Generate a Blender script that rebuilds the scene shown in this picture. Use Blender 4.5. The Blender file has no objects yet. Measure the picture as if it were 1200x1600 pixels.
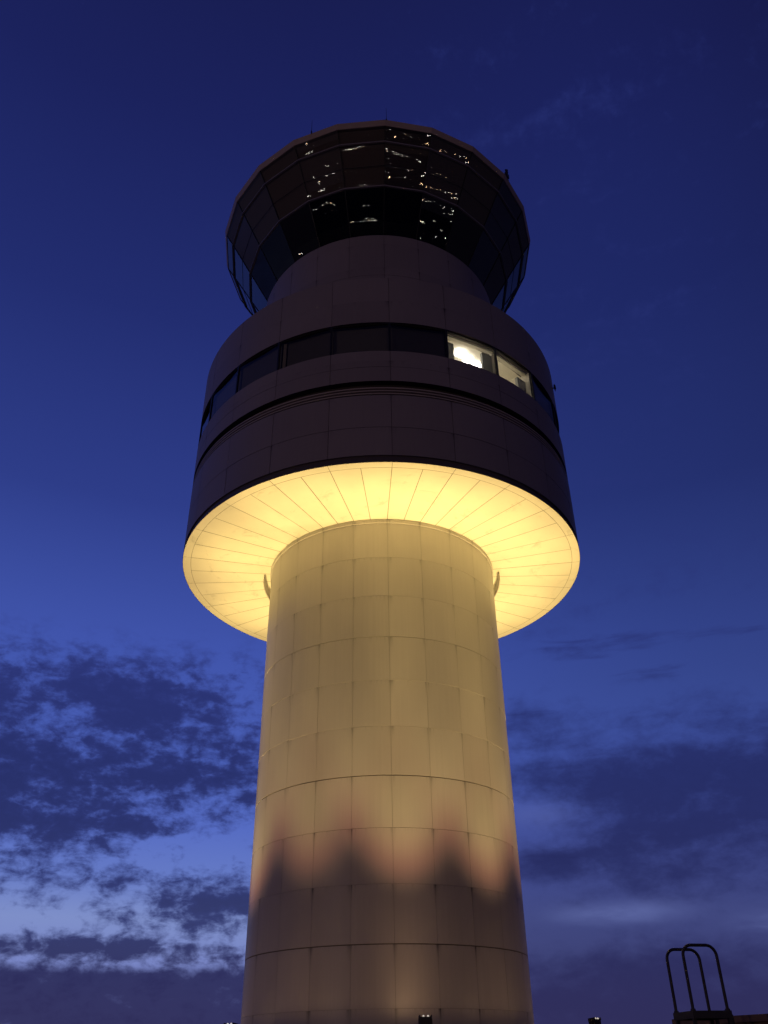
import bpy, math, random
from math import sin, cos, pi, radians, atan2, sqrt
from mathutils import Vector, Matrix
random.seed(7)
scene = bpy.context.scene
COL = scene.collection

def s2l(c):
    c = c / 255.0
    return c / 12.92 if c <= 0.04045 else ((c + 0.055) / 1.055) ** 2.4
def srgb(r, g, b): return (s2l(r), s2l(g), s2l(b), 1.0)

# ------------------------------------------------------------------ camera
EYE = 1.6
MAST = 16500.0                # watts of each apron mast light
S = 4.3                       # column radius in metres; heights below are in column radii above eye level
D = 6.8084 * S                # horizontal distance to the tower axis
def Z(h): return EYE + S * h
pt, rl, yw = radians(33.488), radians(-0.86), radians(0.2492)
fw = Vector((sin(yw) * cos(pt), cos(yw) * cos(pt), sin(pt)))
r0 = Vector((cos(yw), -sin(yw), 0)); u0 = r0.cross(fw)
rt = cos(rl) * r0 + sin(rl) * u0; up = -sin(rl) * r0 + cos(rl) * u0
cam = bpy.data.cameras.new('camera'); camo = bpy.data.objects.new('camera', cam); COL.objects.link(camo)
m = Matrix((rt, up, -fw)).transposed().to_4x4(); m.translation = (0, 0, EYE); camo.matrix_world = m
cam.sensor_fit = 'VERTICAL'; cam.sensor_height = 24.0; cam.sensor_width = 36.0
cam.lens = 24.0 * 1324.04 / 1600.0
cam.clip_start = 0.1; cam.clip_end = 20000
scene.camera = camo
scene.view_settings.view_transform = 'Standard'; scene.view_settings.look = 'None'
scene.view_settings.exposure = 0.0; scene.view_settings.gamma = 1.0
scene.cycles.sample_clamp_indirect = 4.0
scene.cycles.max_bounces = 10; scene.cycles.transparent_max_bounces = 16

# ------------------------------------------------------------------ node expression helper
class N:
    def __init__(s, t, sock): s.t, s.k = t, sock
    def _m(s, op, *o, clamp=False):
        n = s.t.nodes.new('ShaderNodeMath'); n.operation = op; n.use_clamp = clamp
        for i, a in enumerate((s,) + o):
            if isinstance(a, N): s.t.links.new(a.k, n.inputs[i])
            else: n.inputs[i].default_value = a
        return N(s.t, n.outputs[0])
    def __add__(s, o): return s._m('ADD', o)
    __radd__ = __add__
    def __sub__(s, o): return s._m('SUBTRACT', o)
    def __rsub__(s, o): return (s * -1.0) + o
    def __mul__(s, o): return s._m('MULTIPLY', o)
    __rmul__ = __mul__
    def __truediv__(s, o): return s._m('DIVIDE', o)
    def abs(s): return s._m('ABSOLUTE')
    def exp(s): return s._m('EXPONENT')
    def fract(s): return s._m('FRACT')
    def min(s, o): return s._m('MINIMUM', o)
    def max(s, o): return s._m('MAXIMUM', o)
    def clamp(s): return s._m('ADD', 0.0, clamp=True)
    def step(s, a, b):       # smooth 0..1 as the value runs from a to b
        n = s.t.nodes.new('ShaderNodeMapRange'); n.interpolation_type = 'SMOOTHSTEP'
        s.t.links.new(s.k, n.inputs[0])
        lo, hi, f0, f1 = (a, b, 0.0, 1.0) if a < b else (b, a, 1.0, 0.0)
        n.inputs[1].default_value = lo; n.inputs[2].default_value = hi
        n.inputs[3].default_value = f0; n.inputs[4].default_value = f1
        return N(s.t, n.outputs[0])
def sep(t, sock):
    n = t.nodes.new('ShaderNodeSeparateXYZ'); t.links.new(sock, n.inputs[0])
    return [N(t, n.outputs[i]) for i in range(3)]
def comb(t, x, y, z):
    n = t.nodes.new('ShaderNodeCombineXYZ')
    for i, a in enumerate((x, y, z)):
        if isinstance(a, N): t.links.new(a.k, n.inputs[i])
        else: n.inputs[i].default_value = a
    return n.outputs[0]
def noise(t, vec, scale, detail=3, rough=0.5, dist=0.0):
    n = t.nodes.new('ShaderNodeTexNoise'); n.inputs['Scale'].default_value = scale
    n.inputs['Detail'].default_value = detail; n.inputs['Roughness'].default_value = rough
    n.inputs['Distortion'].default_value = dist
    if vec is not None: t.links.new(vec, n.inputs['Vector'])
    return N(t, n.outputs[0])
def ramp(t, fac, stops, interp='LINEAR'):
    n = t.nodes.new('ShaderNodeValToRGB'); r = n.color_ramp; r.interpolation = interp
    while len(r.elements) < len(stops): r.elements.new(0.5)
    for e, (p, c) in zip(r.elements, stops): e.position = p; e.color = c
    t.links.new(fac.k, n.inputs[0]); return n.outputs[0]
def mix(t, fac, a, b, mode='MIX'):
    n = t.nodes.new('ShaderNodeMix'); n.data_type = 'RGBA'; n.blend_type = mode
    if isinstance(fac, N): t.links.new(fac.k, n.inputs[0])
    else: n.inputs[0].default_value = fac
    for i, a_ in ((6, a), (7, b)):
        if isinstance(a_, tuple): n.inputs[i].default_value = a_
        else: t.links.new(a_, n.inputs[i])
    return n.outputs[2]
def grey(t, v): return comb(t, v, v, v)

# ------------------------------------------------------------------ world: dusk sky with broken cloud low down
wd = bpy.data.worlds.new('World'); scene.world = wd; wd.use_nodes = True
wt = wd.node_tree; wt.nodes.clear()
wo = wt.nodes.new('ShaderNodeOutputWorld'); bg = wt.nodes.new('ShaderNodeBackground'); wt.links.new(bg.outputs[0], wo.inputs[0])
tc = wt.nodes.new('ShaderNodeTexCoord')
dx, dy, dz = sep(wt, tc.outputs['Generated'])
el = dz._m('ARCSINE') * (180 / pi); az = dx._m('ARCTAN2', dy) * (180 / pi)
hor = (dx * dx + dy * dy).max(1e-6)._m('SQRT')
csun = (dx * sin(radians(-28)) + dy * cos(radians(-28))) / hor
front = ramp(wt, (el / 90.0).clamp(), [(0.0, srgb(108, 116, 182)), (5 / 90, srgb(120, 132, 196)), (7.8 / 90, srgb(126, 143, 200)), (10 / 90, srgb(102, 123, 197)),
    (13 / 90, srgb(86, 108, 194)), (17 / 90, srgb(74, 96, 182)), (24 / 90, srgb(64, 84, 170)), (33 / 90, srgb(46, 61, 136)),
    (45 / 90, srgb(34, 45, 111)), (57 / 90, srgb(27, 34, 92)), (66 / 90, srgb(24, 29, 80)), (1.0, srgb(16, 18, 60))])
back = ramp(wt, (el / 90.0).clamp(), [(0.0, srgb(46, 38, 38)), (4 / 90, srgb(44, 36, 40)), (12 / 90, srgb(36, 30, 48)), (30 / 90, srgb(22, 22, 52)), (66 / 90, srgb(20, 22, 66)), (1.0, srgb(16, 18, 60))])
rightdim = (1.0 - az.step(-12, 24) * 0.38 * el.step(62, 25))
skyc = mix(wt, csun.step(0.0, 0.72), back, mix(wt, 1.0, front, grey(wt, rightdim), 'MULTIPLY'))
def G(a0, e0, ra, re):
    x = (az - a0) / ra; y = (el - e0) / re
    return ((x * x + y * y) * -1.0).exp()
def field(lst):
    f = None
    for a0, e0, ra, re, w in lst:
        g = G(a0, e0, ra, re) * w; f = g if f is None else f + g
    return f
lowr = az.step(-3, 9) * el.step(22, 9) * dy.step(-.2, .2)
skyc = mix(wt, lowr * .88, skyc, ramp(wt, (el / 30.0).clamp(), [(0.0, srgb(50, 46, 92)), (.17, srgb(52, 55, 106)), (.33, srgb(58, 66, 129)), (.6, srgb(60, 76, 160)), (1.0, srgb(60, 78, 164))]))
nv = comb(wt, az * 0.115, el * 0.20, 3.7)
n1 = noise(wt, nv, 4.9, 9, 0.58, 0.25); n3 = noise(wt, nv, 17.0, 6, 0.6, 0.15)
nv2 = comb(wt, az * 0.045, el * 0.16, 11.3)
n2 = noise(wt, nv2, 1.6, 6, 0.52, 0.5)
# left: mottled broken cloud
fl = G(-21, 16.0, 15, 6.0) * .14 + .85 * field([(-17.0, 21.2, 4.6, 2.0, .50), (-15.5, 19.3, 3.6, 1.5, .42), (-23.0, 20.8, 5.0, 1.6, .26), (-26.0, 19.2, 1.6, 0.9, .4),
    (-20.0, 15.7, 9.0, 1.7, .44), (-11.5, 16.2, 3.6, 1.0, .36), (-26.0, 17.0, 5.0, 1.4, .34), (-22.5, 12.6, 6.5, 1.5, .40), (-27, 13.5, 5, 1.8, .25), (-16.5, 13.0, 4.5, 1.0, .22),
    (-9.0, 14.6, 1.5, .5, .3), (-10.0, 8.7, 5.0, 1.15, .62), (-20.0, 10.0, 5.5, .8, .20), (-17.5, 6.2, 5.2, .75, .60), (-30, 5.6, 6, .5, .2), (-11.0, 6.3, 3.0, .55, .22), (-9.5, 18.0, 3.0, 1.2, .30), (-8.0, 20.5, 2.2, 1.0, .12), (-12.0, 11.7, 4.2, .7, -.34), (-23.0, 7.6, 4.0, .55, -.30)])
al = (fl + (n1 - 0.5) * 1.7 + (n3 - .5) * .5)
a_left = al.step(-.08, .48) * 0.92 * el.step(25.5, 22.0)
lb = el.step(6.2, 4.5) * az.step(9, -1)                       # low dark bank
lbn = (lb + (n1 - .5) * 1.3).step(.2, .9) * .95
# right: soft layered stratus
fr = field([(10.0, 18.6, 3.6, 2.2, .40), (19.0, 15.4, 10.0, 3.3, .75), (27.0, 13.0, 8.0, 3.5, .50), (16.0, 23.6, 6.5, .8, .22), (18.0, 21.2, 3.0, .45, .26), (9.5, 10.6, 3.2, 1.0, .62), (17, 10.6, 6, 2.0, .52), (27, 9.5, 5, 1.2, .3),
    (14.0, 7.6, 3.4, .40, -.3), (22.5, 6.9, 2.2, .42, -.4), (9.0, 13.6, 3.2, 1.0, -.25), (18, 5.2, 14, 1.0, .25), (16.0, 2.5, 22, 3.6, .80), (-12, 1.0, 18, 2.6, .5)])
ar = (fr + (n2 - .5) * 1.3 + (n1 - .5) * .85 + (n3 - .5) * .25)
a_right = ar.step(.02, .85) * az.step(0.0, 5.0) * 0.88
wis = (field([(16.0, 23.7, 6.5, .95, 1.0), (18.5, 21.3, 3.2, .55, .9), (25.0, 23.2, 4.0, .35, .7), (9.5, 19.4, 3.0, 1.0, .8), (10.0, 10.9, 3.0, .8, .9)]) * 1.0)
n4 = noise(wt, comb(wt, az * .10, el * .62, 21.0), 2.2, 7, .58, .4)
a_wisp = (wis * .55 + (n4 - .5) * 1.5 - .12).step(.12, .62) * wis.step(.1, .45) * .62
dark0 = ramp(wt, (el / 30.0).clamp(), [(0.0, srgb(47, 44, 84)), (.12, srgb(45, 44, 88)), (.25, srgb(38, 42, 90)), (.5, srgb(34, 40, 92)), (.8, srgb(39, 47, 108)), (1.0, srgb(40, 50, 116))])
dark = mix(wt, al.step(.75, .0) * az.step(2, -4) * el.step(5.5, 8.0) * .40 + (n1 - .5).abs() * .22 * el.step(5, 7), dark0, srgb(58, 70, 146))
frontmask = dy.step(-.2, .15)
side = az.abs().step(31, 44) * el.step(30, 18) * az.abs().step(170, 140)
ca = (1.0 - (1.0 - a_left * az.step(1.0, -4.0)) * (1.0 - lbn) * (1.0 - a_right) * (1.0 - a_wisp)) * frontmask
skyc = mix(wt, ca, skyc, dark)
skyc = mix(wt, side * .85, skyc, srgb(27, 25, 44))
wt.links.new(skyc, bg.inputs[0]); gl = (G(14.0, 7.7, 3.2, .55) + G(22.6, 6.7, 1.9, .55) * 1.5 + G(9.5, 13.4, 2.6, .8) * .3) * n2.step(.36, .62) * .8
wt.links.new(mix(wt, gl.clamp(), skyc, srgb(104, 116, 176)), bg.inputs[0])
bg.inputs[1].default_value = 1.0
wd.cycles.sampling_method = 'MANUAL'; wd.cycles.sample_map_resolution = 512

# ------------------------------------------------------------------ materials
def new_mat(name):
    mt = bpy.data.materials.new(name); mt.use_nodes = True
    return mt, mt.node_tree, mt.node_tree.nodes['Principled BSDF']
def simple(name, col, rough=0.6, metal=0.0, var=0.12, scale=3.0, spec=0.5, bump=0.0):
    mt, t, p = new_mat(name)
    c = t.nodes.new('ShaderNodeTexCoord')
    n = noise(t, c.outputs['Object'], scale, 5, 0.6)
    f = (n - .5) * (2 * var) + 1.0
    t.links.new(mix(t, 1.0, tuple(col) + (1.0,), grey(t, f), 'MULTIPLY'), p.inputs['Base Color'])
    t.links.new(((n - .5) * .2 + rough).k, p.inputs['Roughness'])
    p.inputs['Metallic'].default_value = metal; p.inputs['Specular IOR Level'].default_value = spec
    if bump:
        b = t.nodes.new('ShaderNodeBump'); b.inputs['Strength'].default_value = bump; b.inputs['Distance'].default_value = .02
        t.links.new(n.k, b.inputs['Height']); t.links.new(b.outputs[0], p.inputs['Normal'])
    return mt
NS = 23; ST = 360.0 / NS; A0 = 2.9          # the tower is clad in 23 panels round
H0, DH = 0.316, 0.344                        # column courses
def clad(name, col, R, rough, stain=1.0, spec=0.5, mott=0.10):
    mt, t, p = new_mat(name)
    c = t.nodes.new('ShaderNodeTexCoord'); x, y, z = sep(t, c.outputs['Object'])
    ang = x._m('ARCTAN2', y * -1.0) * (180 / pi)
    j = (ang - A0 + 720.0) / ST
    fa = j.fract(); da = fa.min(1.0 - fa) * (radians(ST) * R)
    k = (z - Z(H0)) / (DH * S) + 20.0
    fz = (1.0 - k.fract()) * (DH * S)               # metres below the joint above
    big = noise(t, comb(t, ang * .05, z * .25, 1.0), 1.0, 4, .55)
    streak = noise(t, comb(t, ang * .9, z * .10, 4.0), 1.0, 4, .6)
    cell = noise(t, comb(t, j._m('FLOOR') * 3.17, k._m('FLOOR') * 5.31, 2.0), 1.0, 0)
    drip = (da * -17.0).exp() * (fz * -4.5).exp() * streak.step(.36, .62)
    line = (da * -60.0).exp() * .05
    grime = (fz * -9.0).exp() * streak.step(.48, .72) * .22
    f = 1.0 + (big - .5) * (2 * mott) + (streak - .5) * .15 + (cell - .5) * .20
    f = f * (1.0 - ((drip * .75 + line + grime) * stain)._m('MINIMUM', .85))
    t.links.new(mix(t, 1.0, tuple(col) + (1.0,), grey(t, f), 'MULTIPLY'), p.inputs['Base Color'])
    t.links.new(((big - .5) * .25 + (streak - .5) * .12 + rough).k, p.inputs['Roughness'])
    p.inputs['Specular IOR Level'].default_value = spec
    b = t.nodes.new('ShaderNodeBump'); b.inputs['Strength'].default_value = .20; b.inputs['Distance'].default_value = .02
    wav = noise(t, comb(t, ang * .12, z * .8, 8.0), 1.3, 2, .5)
    t.links.new(wav.k, b.inputs['Height']); t.links.new(b.outputs[0], p.inputs['Normal'])
    return mt
def soffit_mat():
    mt, t, p = new_mat('soffit_panel')
    c = t.nodes.new('ShaderNodeTexCoord'); x, y, z = sep(t, c.outputs['Object'])
    ang = x._m('ARCTAN2', y * -1.0) * (180 / pi); r = (x * x + y * y)._m('SQRT')
    cell = noise(t, comb(t, ((ang - A0 + 720.0) / (ST / 2))._m('FLOOR') * 3.3, 0.0, 0.0), 1.0, 0)
    n = noise(t, c.outputs['Object'], .9, 5, .6)
    sm = noise(t, comb(t, ang * .10, r * 1.2, 3.0), 1.0, 6, .7, .6)
    f = 1.0 + (n - .5) * .22 + (cell - .5) * .16 - sm.step(.56, .72) * .22 
    t.links.new(mix(t, 1.0, (.80, .765, .66, 1.0), grey(t, f), 'MULTIPLY'), p.inputs['Base Color'])
    p.inputs['Roughness'].default_value = .55
    return mt
def glass(name, tint, refl, tr=(1, 1, 1), rough=0.0):
    mt, t, p = new_mat(name); t.nodes.remove(p)
    out = [n for n in t.nodes if n.type == 'OUTPUT_MATERIAL'][0]
    a = t.nodes.new('ShaderNodeBsdfTransparent'); a.inputs[0].default_value = tuple(v * tint for v in tr) + (1,)
    g = t.nodes.new('ShaderNodeBsdfGlossy'); g.inputs['Roughness'].default_value = rough; g.inputs[0].default_value = (1, 1, 1, 1)
    fr = t.nodes.new('ShaderNodeFresnel'); fr.inputs[0].default_value = 1.5
    fac = (N(t, fr.outputs[0]) * .85 + refl).clamp()
    mx = t.nodes.new('ShaderNodeMixShader'); t.links.new(fac.k, mx.inputs[0]); t.links.new(a.outputs[0], mx.inputs[1]); t.links.new(g.outputs[0], mx.inputs[2])
    t.links.new(mx.outputs[0], out.inputs[0])
    return mt
def shade_mat():
    mt, t, p = new_mat('shade_film'); p.inputs['Base Color'].default_value = (.60, .45, .41, 1); p.inputs['Roughness'].default_value = .8
    out = [n for n in t.nodes if n.type == 'OUTPUT_MATERIAL'][0]
    a = t.nodes.new('ShaderNodeBsdfTransparent'); a.inputs[0].default_value = (.62, .62, .66, 1)
    mx = t.nodes.new('ShaderNodeMixShader'); mx.inputs[0].default_value = .80
    t.links.new(a.outputs[0], mx.inputs[1]); t.links.new(p.outputs[0], mx.inputs[2]); t.links.new(mx.outputs[0], out.inputs[0])
    return mt
def emit(name, col, strength):
    mt, t, p = new_mat(name); p.inputs['Base Color'].default_value = (.8, .8, .8, 1)
    p.inputs['Emission Color'].default_value = tuple(col) + (1.0,); p.inputs['Emission Strength'].default_value = strength
    return mt
M = dict(
    column=clad('cream_painted_panel', (.555, .508, .470), S, .40),
    drum=clad('grey_painted_panel', (.41, .352, .352), 1.7856 * S, .48, 1.2, .5, .15),
    joint=simple('dark_joint', (.20, .17, .135), .8),
    drumjoint=simple('panel_joint', (.10, .08, .08), .8),
    soffit=soffit_mat(), trim=simple('dark_trim', (.13, .105, .105), .5),
    louvre=simple('louvre_bar', (.60, .50, .42), .45), recess=simple('recess', (.07, .06, .058), .8),
    frame=simple('window_frame_dark', (.025, .025, .028), .4), transom=simple('transom_metal', (.50, .45, .42), .35, .2),
    fascia=simple('roof_fascia', (.66, .52, .44), .5), ceiling=simple('cab_ceiling', (.20, .155, .125), .7),
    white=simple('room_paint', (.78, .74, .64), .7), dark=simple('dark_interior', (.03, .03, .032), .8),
    blind=simple('blind_fabric', (.27, .27, .26), .7), palestrip=simple('pale_strip', (.6, .55, .45), .7),
    roof=simple('roof_membrane', (.25, .23, .22), .8),
    win=glass('drum_glass', .70, .0), cabglass=glass('cab_glass', .62, .03, (.9, .97, 1.0)),
    shade=shade_mat(),
    steel=simple('black_steel', (.05, .05, .062), .45, .2), lamp=simple('lamp_housing', (.035, .028, .026), .45, .2),
    lens=emit('lens_glint', (1, .9, .75), .55), tube=emit('ceiling_lamp', (1.0, .95, .84), 15.0),
    asphalt=simple('asphalt', (.05, .05, .052), .85, 0, .25, 8, .4, .3),
    brick=simple('brown_wall', (.21, .13, .10), .8, 0, .2, 12), podium=simple('podium_concrete', (.30, .29, .27), .8),
)

# ------------------------------------------------------------------ mesh helpers
class MB:
    def __init__(s): s.v, s.f, s.n, s.m = [], [], [], []
    def face(s, pts, mi=0, nrm=None):
        if nrm is not None:
            a, b, c = Vector(pts[0]), Vector(pts[1]), Vector(pts[2]); gn = (b - a).cross(c - a)
            if gn.length < 1e-12 and len(pts) > 3: gn = (c - a).cross(Vector(pts[3]) - a)
            if gn.dot(Vector(nrm[0])) < 0: pts = list(pts)[::-1]; nrm = list(nrm)[::-1]
        i = len(s.v); s.v += [tuple(p) for p in pts]; s.f.append(tuple(range(i, i + len(pts)))); s.m.append(mi)
        if nrm is None:
            a, b, c = Vector(pts[0]), Vector(pts[1]), Vector(pts[2]); nn = (b - a).cross(c - a)
            if nn.length < 1e-12 and len(pts) > 3: nn = (c - a).cross(Vector(pts[3]) - a)
            nn = nn.normalized(); s.n += [tuple(nn)] * len(pts)
        else: s.n += [tuple(q) for q in nrm]
    def box(s, c, d, rot=None, mi=0, taper=1.0):
        x, y, z = (q / 2 for q in d); P = []
        for sz in (-1, 1):
            k = taper if sz > 0 else 1.0
            for sx, sy in ((-1, -1), (1, -1), (1, 1), (-1, 1)):
                p = Vector((sx * x * k, sy * y * k, sz * z)); p = rot @ p if rot else p; P.append(p + Vector(c))
        for q in ((3, 2, 1, 0), (4, 5, 6, 7), (0, 1, 5, 4), (1, 2, 6, 5), (2, 3, 7, 6), (3, 0, 4, 7)): s.face([P[i] for i in q], mi)
    def beam(s, a, b, w, h, mi=0, upv=(0, 0, 1)):
        a, b = Vector(a), Vector(b); d = b - a; L = d.length; d.normalize(); sd = d.cross(Vector(upv))
        if sd.length < 1e-4: sd = d.cross(Vector((1, 0, 0)))
        sd.normalize(); u = sd.cross(d); rot = Matrix((sd, d, u)).transposed(); s.box((a + b) / 2, (w, L, h), rot, mi)
    def tube(s, path, r, n=10, mi=0, cap=True):
        P = [Vector(p) for p in path]; rings = []; prev = None
        for i, p in enumerate(P):
            d = ((P[min(i + 1, len(P) - 1)] - P[max(i - 1, 0)])).normalized()
            if prev is None:
                a = d.cross(Vector((0, 0, 1)));  a = a if a.length > 1e-3 else d.cross(Vector((1, 0, 0))); a.normalize()
            else: a = (prev - d * prev.dot(d)).normalized()
            prev = a; b = d.cross(a); rr = r[i] if isinstance(r, (list, tuple)) else r
            rings.append([(p + (a * cos(2 * pi * k / n) + b * sin(2 * pi * k / n)) * rr, a * cos(2 * pi * k / n) + b * sin(2 * pi * k / n)) for k in range(n)])
        for A, B in zip(rings, rings[1:]):
            for k in range(n):
                q = (A[k], A[(k + 1) % n], B[(k + 1) % n], B[k]); s.face([x[0] for x in q], mi, [x[1] for x in q])
        if cap: s.face([x[0] for x in reversed(rings[0])], mi); s.face([x[0] for x in rings[-1]], mi)
    def lathe(s, prof, a0=0.0, a1=360.0, n=184, mi=0):
        # prof: (R metres, z) list; outer side faces out when z rises along the list
        for (ra, za), (rb, zb) in zip(prof, prof[1:]):
            dr, dzz = rb - ra, zb - za; L = sqrt(dr * dr + dzz * dzz) or 1; nr, nz = dzz / L, -dr / L
            for i in range(n):
                t0 = radians(a0 + (a1 - a0) * i / n); t1 = radians(a0 + (a1 - a0) * (i + 1) / n)
                q = [(ra, za, t0), (ra, za, t1), (rb, zb, t1), (rb, zb, t0)]
                s.face([(r * sin(t), -r * cos(t), z) for r, z, t in q], mi, [(nr * sin(t), -nr * cos(t), nz) for r, z, t in q])
    def build(s, name, mats, parent=None, loc=None):
        me = bpy.data.meshes.new(name); me.from_pydata(s.v, [], s.f)
        for mt in (mats if isinstance(mats, (list, tuple)) else [mats]): me.materials.append(mt)
        me.polygons.foreach_set('material_index', s.m); me.polygons.foreach_set('use_smooth', [True] * len(s.f))
        me.update(); me.normals_split_custom_set_from_vertices(s.n)
        o = bpy.data.objects.new(name, me); COL.objects.link(o)
        if parent is not None: o.parent = parent
        if loc is not None: o.location = loc
        return o
def pol(R, a, z): a = radians(a); return Vector((R * sin(a), -R * cos(a), z))
def empty(name, loc, label=None, cat=None, group=None):
    o = bpy.data.objects.new(name, None); COL.objects.link(o); o.location = loc; o.empty_display_size = .3
    tag(o, label, cat, group); return o
def tag(o, label=None, cat=None, group=None, kind=None):
    for k, v in (('label', label), ('category', cat), ('group', group), ('kind', kind)):
        if v: o[k] = v
    return o
def shell(mb, R, zs, gaps=None, offs=None, gap=.012, depth=.04, seg=8, a0=A0, n=NS, jit=.0025):
    """curved cladding panels with open joints, backed by a dark drum"""
    st = 360.0 / n
    for i in range(len(zs) - 1):
        g0 = (gaps or {}).get(i, gap); g1 = (gaps or {}).get(i + 1, gap)
        z0 = zs[i] + g0 / 2; z1 = zs[i + 1] - g1 / 2
        for j in range(n):
            r = R + (offs or {}).get(i, 0) + random.uniform(-jit, jit); ga = math.degrees(gap / 2 / R) * random.uniform(.8, 1.25)
            A = [a0 + st * j + ga + (st - 2 * ga) * k / seg for k in range(seg + 1)]
            for k in range(seg):
                q = [(A[k], z0), (A[k + 1], z0), (A[k + 1], z1), (A[k], z1)]
                mb.face([pol(r, a, z) for a, z in q], 0, [pol(1, a, 0) for a, z in q])
                mb.face([pol(r - depth, A[k], z0), pol(r - depth, A[k + 1], z0), pol(r, A[k + 1], z0), pol(r, A[k], z0)], 0)
                mb.face([pol(r, A[k], z1), pol(r, A[k + 1], z1), pol(r - depth, A[k + 1], z1), pol(r - depth, A[k], z1)], 0)
            mb.face([pol(r, A[0], z0), pol(r, A[0], z1), pol(r - depth, A[0], z1), pol(r - depth, A[0], z0)], 0)
            mb.face([pol(r, A[-1], z1), pol(r, A[-1], z0), pol(r - depth, A[-1], z0), pol(r - depth, A[-1], z1)], 0)
    mb.lathe([(R - depth * .7, zs[0]), (R - depth * .7, zs[-1])], mi=1)

# ------------------------------------------------------------------ ground
g = MB(); g.face([(-6000, -6000, 0), (6000, -6000, 0), (6000, 6000, 0), (-6000, 6000, 0)])
tag(g.build('ground', M['asphalt']), kind='structure')

# ------------------------------------------------------------------ control tower
tower = empty('control_tower', (0, D, 0), 'tall round airport control tower with glass cab, lit yellow under its wide drum', 'control tower')
pb = MB(); pb.lathe([(8.3, 0), (8.3, 1.75), (8.45, 1.75), (8.45, 2.0), (4.2, 2.02)], n=96); pb.build('podium', M['podium'], tower)
# column
zs = [Z(H0 + DH * k) for k in range(-2, 11)]; zs[0] = 2.0; zs[-1] = Z(3.7676) - .16
offs = {}
for i in range(12):
    kk = i - 2; offs[i] = 0.0 if kk < 5 else (.005 if kk == 5 else .009)
mb = MB(); shell(mb, S, zs, gaps={3: .028, 6: .028, 9: .014, 5: .009, 7: .005, 8: .005}, offs=offs, gap=.0055)
mb.build('column', [M['column'], M['joint']], tower)
mb = MB(); shell(mb, S * 1.0125, [Z(3.7676) - .16, Z(3.7676) - .01], gap=.010, depth=.06); mb.build('column_collar', [M['column'], M['joint']], tower)
mb = MB(); zt = Z(3.7676) - .01; zb = zt - .38; ra, rb = S * 1.062, S * 1.070
mb.lathe([(rb, zb), (rb, zt)], 84, 276, 120); mb.lathe([(ra, zt), (ra, zb)], 84, 276, 120); mb.lathe([(ra, zb), (rb, zb)], 84, 276, 120)
for a in (84, 276): mb.face([pol(ra, a, zb), pol(rb, a, zb), pol(rb, a, zt), pol(ra, a, zt)])
mb.build('ceiling_rail', M['column'], tower)
# soffit
ZD = Z(3.7676); RD = 1.7856 * S; RI = 1.715 * S
mb = MB()
def annulus(r0_, r1_, a0, a1, z, seg, mi=0):
    for k in range(seg):
        b0 = a0 + (a1 - a0) * k / seg; b1 = a0 + (a1 - a0) * (k + 1) / seg
        mb.face([pol(r0_, b0, z), pol(r1_, b0, z), pol(r1_, b1, z), pol(r0_, b1, z)], mi, [(0, 0, -1)] * 4)
for j in range(NS * 2):
    st = ST / 2; ga = .009; a = A0 + st * j
    for k in range(6):      # wedge panels with parallel joints
        pass
    def ang_at(r): return math.degrees(ga / r)
    rin, rout = S * 1.0, RI - .006; zj = ZD + random.uniform(0, .003)
    b = [(rin, a + ang_at(rin)), (rout, a + ang_at(rout)), (rout, a + st - ang_at(rout)), (rin, a + st - ang_at(rin))]
    seg = 6
    for k in range(seg):
        f0, f1 = k / seg, (k + 1) / seg
        p = lambda r, f: pol(r, (a + ang_at(r)) * (1 - f) + (a + st - ang_at(r)) * f, zj)
        mb.face([p(rin, f0), p(rout, f0), p(rout, f1), p(rin, f1)], 0, [(0, 0, -1)] * 4)
for j in range(NS):
    a = A0 + ST * j; ga = math.degrees(.006 / RD); annulus(RI + .006, RD - .012, a + ga, a + ST - ga, ZD + random.uniform(0, .003), 10)
annulus(S * .98, RD - .01, 0, 360, ZD + .03, 184, 1)
mb.build('soffit', [M['soffit'], M['joint']], tower)
# drum bottom trim, two courses, louvre band, two courses, window band, parapet course
mb = MB(); rr = RD - .05; zz = Z(3.7676)
mb.lathe([(RD - .012, zz), (RD, zz), (RD, zz + .05), (rr, zz + .09), (rr, Z(3.832))]); mb.build('drum_trim', M['trim'], tower)
mb = MB(); shell(mb, RD, [Z(3.832), Z(4.101), Z(4.423)], gap=.014, depth=.06); mb.lathe([(RD - .06, Z(3.832) + .004), (RD - .001, Z(3.832) + .004)][::-1], mi=0)
mb.build('drum_wall', [M['drum'], M['drumjoint']], tower)
mb = MB(); za, zb_ = Z(4.423), Z(4.570); dep = .22
mb.lathe([(RD - .002, za), (RD - dep, za), (RD - dep, zb_), (RD - .002, zb_)]); lv = mb.build('louvre_band', M['recess'], tower)
for q in range(3):
    b = MB(); zc = za + .07 + q * .125; b.lathe([(RD - .07, zc - .03), (RD - .004, zc - .025), (RD - .004, zc + .025), (RD - .07, zc + .045)]); b.build('louvre_bar', M['louvre'], lv)
mb = MB(); shell(mb, RD, [Z(4.570), Z(4.721), Z(4.897)], gap=.012, depth=.06); mb.build('drum_wall', [M['drum'], M['drumjoint']], tower)
ZW0, ZW1 = Z(4.897), Z(5.222)
mb = MB(); shell(mb, RD, [ZW1, Z(5.765)], gap=.012, depth=.06); mb.lathe([(RD - .01, Z(5.765)), (RD - .2, Z(5.765)), (RD - .2, Z(5.74))])
mb.build('drum_parapet', [M['drum'], M['drumjoint']], tower)
mb = MB(); mb.lathe([(RD - .45, ZW1), (RD - .001, ZW1)][::-1]); mb.build('window_head', M['trim'], tower)
mb = MB(); mb.lathe([(RD - .001, ZW0), (RD - .5, ZW0)]); mb.build('window_sill', M['drum'], tower)
mb = MB(); mb.lathe([(RD - .1, Z(5.745)), (1.2 * S, Z(5.80))]); mb.build('drum_roof', M['roof'], tower)
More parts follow.
